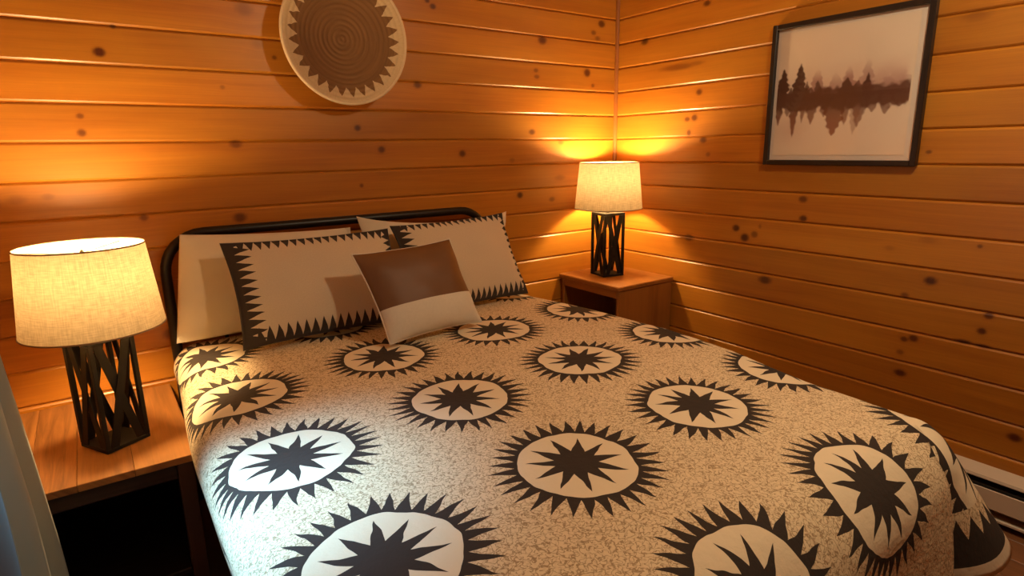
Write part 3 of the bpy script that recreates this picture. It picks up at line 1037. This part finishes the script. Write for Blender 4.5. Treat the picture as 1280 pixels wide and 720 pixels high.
# ------------------------------------------------------------------ lamps
def make_lamp():
    t = empty('table_lamp', (0, 0, 0))
    h = 0.067
    BH = 0.352
    w = 0.0135
    box('base_plate', -h, h, -h, h, 0, 0.012, M_BLACKWOOD, t, b=0.0015)
    box('top_plate', -h, h, -h, h, BH - 0.014, BH, M_BLACKWOOD, t, b=0.0015)
    for sx in (-1, 1):
        for sy in (-1, 1):
            box('post', sx * h, sx * (h - w), sy * h, sy * (h - w), 0.0122, BH - 0.0142, M_BLACKWOOD, t, b=0.001, along=2)
    # crossing slats on each face
    z0, z1 = 0.0125, BH - 0.0145
    half = h - w
    sw = 0.0125
    for face in range(4):
        for k, sg in enumerate((1, -1)):
            d0, d1 = (h - 0.0085, h - 0.0045) if k else (h - 0.0042, h - 0.0004)
            q = [(-sg * half, z0), (-sg * (half - 2 * sw), z0), (sg * half, z1), (sg * (half - 2 * sw), z1)]
            vv = []
            for d in (d0, d1):
                for (x, z) in q:
                    vv.append((x, -d, z))
            ff = [(0, 1, 2, 3), (7, 6, 5, 4), (0, 4, 5, 1), (1, 5, 6, 2), (2, 6, 7, 3), (3, 7, 4, 0)]
            a = face * math.pi / 2
            vv = [(x * math.cos(a) - y * math.sin(a), x * math.sin(a) + y * math.cos(a), z) for x, y, z in vv]
            build('slat', vv, ff, M_BLACKWOOD, t)
    lathe('stem', [(0.0001, BH), (0.016, BH), (0.016, BH + 0.006), (0.007, BH + 0.010), (0.007, 0.443), (0.0001, 0.443)], M_BRASS, t, 16)
    lathe('socket', [(0.0001, 0.4432), (0.019, 0.4432), (0.020, 0.450), (0.020, 0.486), (0.015, 0.490), (0.0001, 0.490)], M_BRASS, t, 18)
    bulb = [(0.0001, 0.4905), (0.013, 0.4905), (0.014, 0.505), (0.022, 0.521), (0.030, 0.541), (0.0305, 0.553), (0.026, 0.569), (0.016, 0.579), (0.0001, 0.583)]
    lathe('bulb', bulb, M_BULB, t, 18)
    # harp and spider carry the shade
    hp = [(0.021, 0, 0.468)] + [(0.048 * math.sin(a) + 0.001, 0, 0.545 - 0.052 * math.cos(a)) for a in np.linspace(0.7, math.pi, 8)]
    hp = hp + [(-x, 0, z) for (x, _, z) in hp[::-1]][1:]
    tube('harp', hp, 0.0016, M_BRASS, t, 6)
    SB, ST = 0.374, 0.622
    RB, RT = 0.185, 0.160
    for k in range(3):
        a = 2 * math.pi * k / 3 + 0.4
        tube('spider_arm', [(0.002 * math.cos(a), 0.002 * math.sin(a), 0.6005), (RT * math.cos(a), RT * math.sin(a), 0.612)], 0.0016, M_BRASS, t, 6)
    lathe('finial', [(0.0001, 0.597), (0.006, 0.598), (0.006, 0.606), (0.0001, 0.612)], M_BRASS, t, 10)
    v, f, uv = [], [], []
    seg, rows = 72, 6
    for j in range(seg + 1):
        a = 2 * math.pi * j / seg
        for i in range(rows + 1):
            s = i / rows
            r = RB + (RT - RB) * s
            v.append((r * math.cos(a), r * math.sin(a), SB + (ST - SB) * s))
            uv.append((a * 0.17, s * 0.24))
    for j in range(seg):
        for i in range(rows):
            n_ = rows + 1
            f.append((j * n_ + i, (j + 1) * n_ + i, (j + 1) * n_ + i + 1, j * n_ + i + 1))
    build('lamp_shade', v, f, M_SHADE, t, smooth=True, uvs={'grain': uv})
    for z, r in ((SB, RB), (ST, RT)):
        tube('shade_trim', [(r * math.cos(a), r * math.sin(a), z) for a in np.linspace(0, 2 * math.pi, 64, endpoint=False)], 0.0024, M_TRIM, t, 6, closed=True)
    return t


def copy_tree(o, parent=None):
    c = o.copy()
    COL.objects.link(c)
    c.parent = parent
    for ch in list(o.children):
        copy_tree(ch, c)
    return c


GRP = 'table lamps on the nightstands'
lamp = make_lamp()
lamp.location = (-2.623, -0.460, 0.5005)
lamp.rotation_euler = (0, 0, math.radians(29))
tag(lamp, 'lit lamp with oatmeal drum shade and black lattice base on the left nightstand', 'lamp', GRP)
lamp2 = copy_tree(lamp)
lamp2.location = (-0.243, -0.203, 0.6745)
lamp2.rotation_euler = (0, 0, math.radians(-10))
tag(lamp2, 'lit lamp with oatmeal drum shade and black lattice base in the room corner', 'lamp', GRP)

# ------------------------------------------------------------------ woven wall basket
BCX, BCZ, BR_ = -1.632, 1.830, 0.258
bk = empty('wall_basket', (BCX, -0.009, BCZ))
tag(bk, 'round coiled basket with brown centre and pale saw-tooth rim hung on the wall', 'basket')
NC = 13
prof = []
SAMP = 6
for i in range(NC * SAMP + 1):
    s = i / (NC * SAMP)
    r = max(0.0004, s * BR_ * 0.985)
    h = 0.030 + 0.062 * s ** 2.0 + 0.0028 * abs(math.sin(math.pi * s * NC))
    prof.append((r, h))
seg = 96
v, f, uv = [], [], []
bp = [(r, h - 0.012) for (r, h) in prof[::-1][::3]]
full = prof + bp
for j in range(seg + 1):
    a = 2 * math.pi * j / seg
    for (r, h) in full:
        v.append((r * math.cos(a), -h, r * math.sin(a)))
        uv.append((j / seg, r / BR_))
nf = len(full)
for j in range(seg):
    for i in range(nf - 1):
        f.append((j * nf + i, (j + 1) * nf + i, (j + 1) * nf + i + 1, j * nf + i + 1)[::-1])
build('woven_bowl', v, f, M_BASKET, bk, smooth=True, uvs={'grain': uv})
tube('rim', [(BR_ * math.cos(a), -0.087, BR_ * math.sin(a)) for a in np.linspace(0, 2 * math.pi, 96, endpoint=False)], 0.0075, M_BASKETRIM, bk, 10, closed=True)
tube('hanging_hook', [(0, 0.0085, 0.03), (0, -0.022, 0.03)], 0.004, M_BRASS, bk, 8)

# ------------------------------------------------------------------ framed picture on the right wall
FY0, FY1, FZ0, FZ1 = -1.606, -0.979, 1.288, 1.883
pic = empty('framed_picture', (-0.001, (FY0 + FY1) / 2, FZ0))
tag(pic, 'black framed watercolour of misty purple brown pines mirrored in water on the right wall', 'picture')
fw, fh = (FY1 - FY0) / 2, FZ1 - FZ0
fb = 0.021
box('frame_side', -0.028, 0, -fw, -fw + fb, 0, fh, M_FRAME, pic, along=2, b=0.002)
box('frame_side', -0.028, 0, fw - fb, fw, 0, fh, M_FRAME, pic, along=2, b=0.002)
box('frame_side', -0.028, 0, -fw + fb, fw - fb, 0, fb, M_FRAME, pic, along=1, b=0.002)
box('frame_side', -0.028, 0, -fw + fb, fw - fb, fh - fb, fh, M_FRAME, pic, along=1, b=0.002)
box('mat_board', -0.010, -0.001, -fw + fb + .0005, fw - fb - .0005, fb + .0005, fh - fb - .0005, M_PAPER, pic, b=0)
box('glazing', -0.0215, -0.0200, -fw + fb + .0005, fw - fb - .0005, fb + .0005, fh - fb - .0005, M_PICGLASS, pic, b=0)
# the print: a sheet whose colours are painted per point
NU, NV = 190, 180
m0 = 0.028
y_a, y_b = fw - fb - m0 * 0.55, -fw + fb + m0            # left edge in the photograph is the far end (+y)
z_a, z_b = fh - fb - m0 * 0.6, fb + m0 * 0.75
TREES = [(0.045, .285, .60, .085, 1.0, 0), (0.185, .255, .45, .080, 1.0, 0), (0.115, .44, .55, .06, .9, 0), (0.245, .40, .5, .05, .9, 0),
         (0.325, .300, .5, .080, .75, 1), (0.330, .40, .5, .055, .85, 0), (0.41, .46, .5, .06, .9, 0), (0.465, .335, .5, .080, .55, 1),
         (0.565, .300, .5, .070, .8, 1), (0.555, .40, .5, .08, .95, 0), (0.635, .43, .5, .06, .9, 0), (0.695, .265, .5, .075, .55, 1),
         (0.70, .38, .5, .055, 1.0, 0), (0.80, .37, .5, .16, .38, 1), (0.90, .355, .5, .17, .42, 1), (0.28, .45, .5, .07, .8, 0)]
ROOTS = [(0.025, .755, .055, 1.0), (0.155, .855, .055, 1.0), (0.225, .74, .04, .85), (0.30, .755, .07, .9), (0.10, .68, .07, .8),
         (0.40, .70, .07, .85), (0.475, .850, .12, .97), (0.56, .77, .06, .85), (0.63, .845, .06, .5), (0.655, .79, .08, .85),
         (0.75, .68, .08, .8), (0.84, .70, .08, .8), (0.93, .65, .09, .85)]
paint, pv, puv = [], [], []
PAPER = np.array([0.76, 0.65, 0.53]); DARK = np.array([0.085, 0.032, 0.018]); PLUM = np.array([0.30, 0.125, 0.115]); PINK = np.array([0.52, 0.30, 0.25])
for i in range(NU + 1):
    u = i / NU
    for j in range(NV + 1):
        w = j / NV
        col = PAPER * (1.0 + 0.03 * noise.noise(Vector((u * 5, w * 5, 2))))
        e1 = noise.noise(Vector((u * 26, w * 26, 0.3)))
        e2 = noise.noise(Vector((u * 9, w * 9, 5.0)))
        haze = max(0, 1 - abs(w - 0.47) / 0.20) * (0.35 + 0.5 * smooth(u * 1.6 - 0.4)) * (0.7 + 0.5 * e2)
        col = col + (PINK - col) * min(.8, max(0, haze)) * smooth((0.985 - u) / .05) * smooth((u - 0.0) / .05)
        soft = max(0, 1 - abs(w - 0.80) / 0.14) * max(0, 1 - abs(u - 0.12) / 0.2) * .35
        col = col + (PINK - col) * soft
        if 0.0 <= u <= 0.985:
            for (tu, top, bs, hw_, op, kind) in TREES:
                if w < 0.56 and w > top:
                    g = hw_ * ((w - top) / (0.55 - top)) ** 0.75 * (1 + 0.45 * e1 + .10 * math.sin(w * 150 + tu * 40))
                    a = smooth((g - abs(u - tu)) / 0.014 + 0.3) * op
                    cc = PLUM if kind else DARK
                    fade = 1.0 if not kind else smooth((w - top) / 0.12) * .9
                    col = col + (cc - col) * a * fade
            for (tu, bot, hw_, op) in ROOTS:
                if w > 0.52 and w < bot:
                    g = hw_ * ((bot - w) / (bot - 0.52)) ** 0.7 * (1 + 0.35 * e1 + .08 * math.sin(w * 120 + tu * 60))
                    a = smooth((g - abs(u - tu)) / 0.016 + 0.3) * op * .93
                    cc = DARK * (1 + 1.2 * smooth((w - .52) / .3)) + np.array([.03, .0, .0]) * smooth((w - .52) / .3)
                    col = col + (cc - col) * a
            cen = smooth((0.095 + 0.03 * e1 - abs(w - 0.555 + 0.01 * math.sin(u * 20))) / 0.035)
            col = col + (DARK * 1.25 - col) * cen * 0.93 * smooth((u) / .01)
        pv.append((-0.0116, y_a + (y_b - y_a) * u, z_a + (z_b - z_a) * w))
        paint.append((*np.clip(col, 0, 1), 1))
nn = NV + 1
pf = [(i * nn + j, i * nn + j + 1, (i + 1) * nn + j + 1, (i + 1) * nn + j) for i in range(NU) for j in range(NV)]
pr = build('art_print', pv, pf, M_PRINT, pic)
ca = pr.data.color_attributes.new('paint', 'FLOAT_COLOR', 'POINT')
ca.data.foreach_set('color', np.array(paint, dtype=np.float32).ravel())
so = pr.modifiers.new('sheet', 'SOLIDIFY')
so.thickness = 0.0012

# ------------------------------------------------------------------ curtain beside the left window
cur = empty('window_curtain', (-2.845, -1.02, 0.02))
tag(cur, 'grey satin curtain hanging in soft folds at the left edge', 'curtain')
CV, CF, CU = [], [], []
ZN, SN = 60, 90
for i in range(SN + 1):
    s = i / SN
    for j in range(ZN + 1):
        z = 2.10 * j / ZN
        fl = smooth((1.15 - z) / 1.1)
        yy = 0.245 - s * (0.36 + 0.03 * fl) + 0.035 * fl * (1 - s)
        ph = s * 2 * math.pi * 1.9 + 0.35 * math.sin(z * 2.2) + 0.5 * noise.noise(Vector((s * 3, z * 1.3, 0)))
        amp = 0.030 + 0.012 * fl
        xx = amp * math.cos(ph) + 0.010 * noise.noise(Vector((s * 5, z * 2.5, 8.0))) + 0.030 * fl * (1 - s)
        CV.append((xx, yy, z))
        CU.append((s, z))
for i in range(SN):
    for j in range(ZN):
        n_ = ZN + 1
        CF.append((i * n_ + j, (i + 1) * n_ + j, (i + 1) * n_ + j + 1, i * n_ + j + 1))
cl = build('drape', CV, CF, M_CURTAIN, cur, smooth=True, uvs={'grain': CU})
so = cl.modifiers.new('cloth', 'SOLIDIFY')
so.thickness = 0.002
rod = tag(empty('curtain_rod', (-2.845, -1.85, 2.15)), 'dark metal curtain rod above the left window', 'curtain rod')
tube('rod', [(0, -0.75, 0), (0, 1.15, 0)], 0.011, M_IRON, rod, 10)
for yy in (-0.7, 1.1):
    tube('bracket', [(-0.124, yy, 0), (0, yy, 0)], 0.007, M_IRON, rod, 8)

# ------------------------------------------------------------------ ceiling light (the room's main lamp)
cl_ = tag(empty('ceiling_light', (-0.95, -2.2, CEIL)), 'round flush ceiling light with opal glass', 'ceiling light')
lathe('mount', [(0.0001, -0.001), (0.15, -0.001), (0.15, -0.022), (0.0001, -0.022)], M_BRASS, cl_, 32)
lathe('diffuser', [(0.088, -0.0225), (0.085, -0.042), (0.068, -0.060), (0.035, -0.072), (0.0001, -0.076)], M_DIFFUSER, cl_, 32)
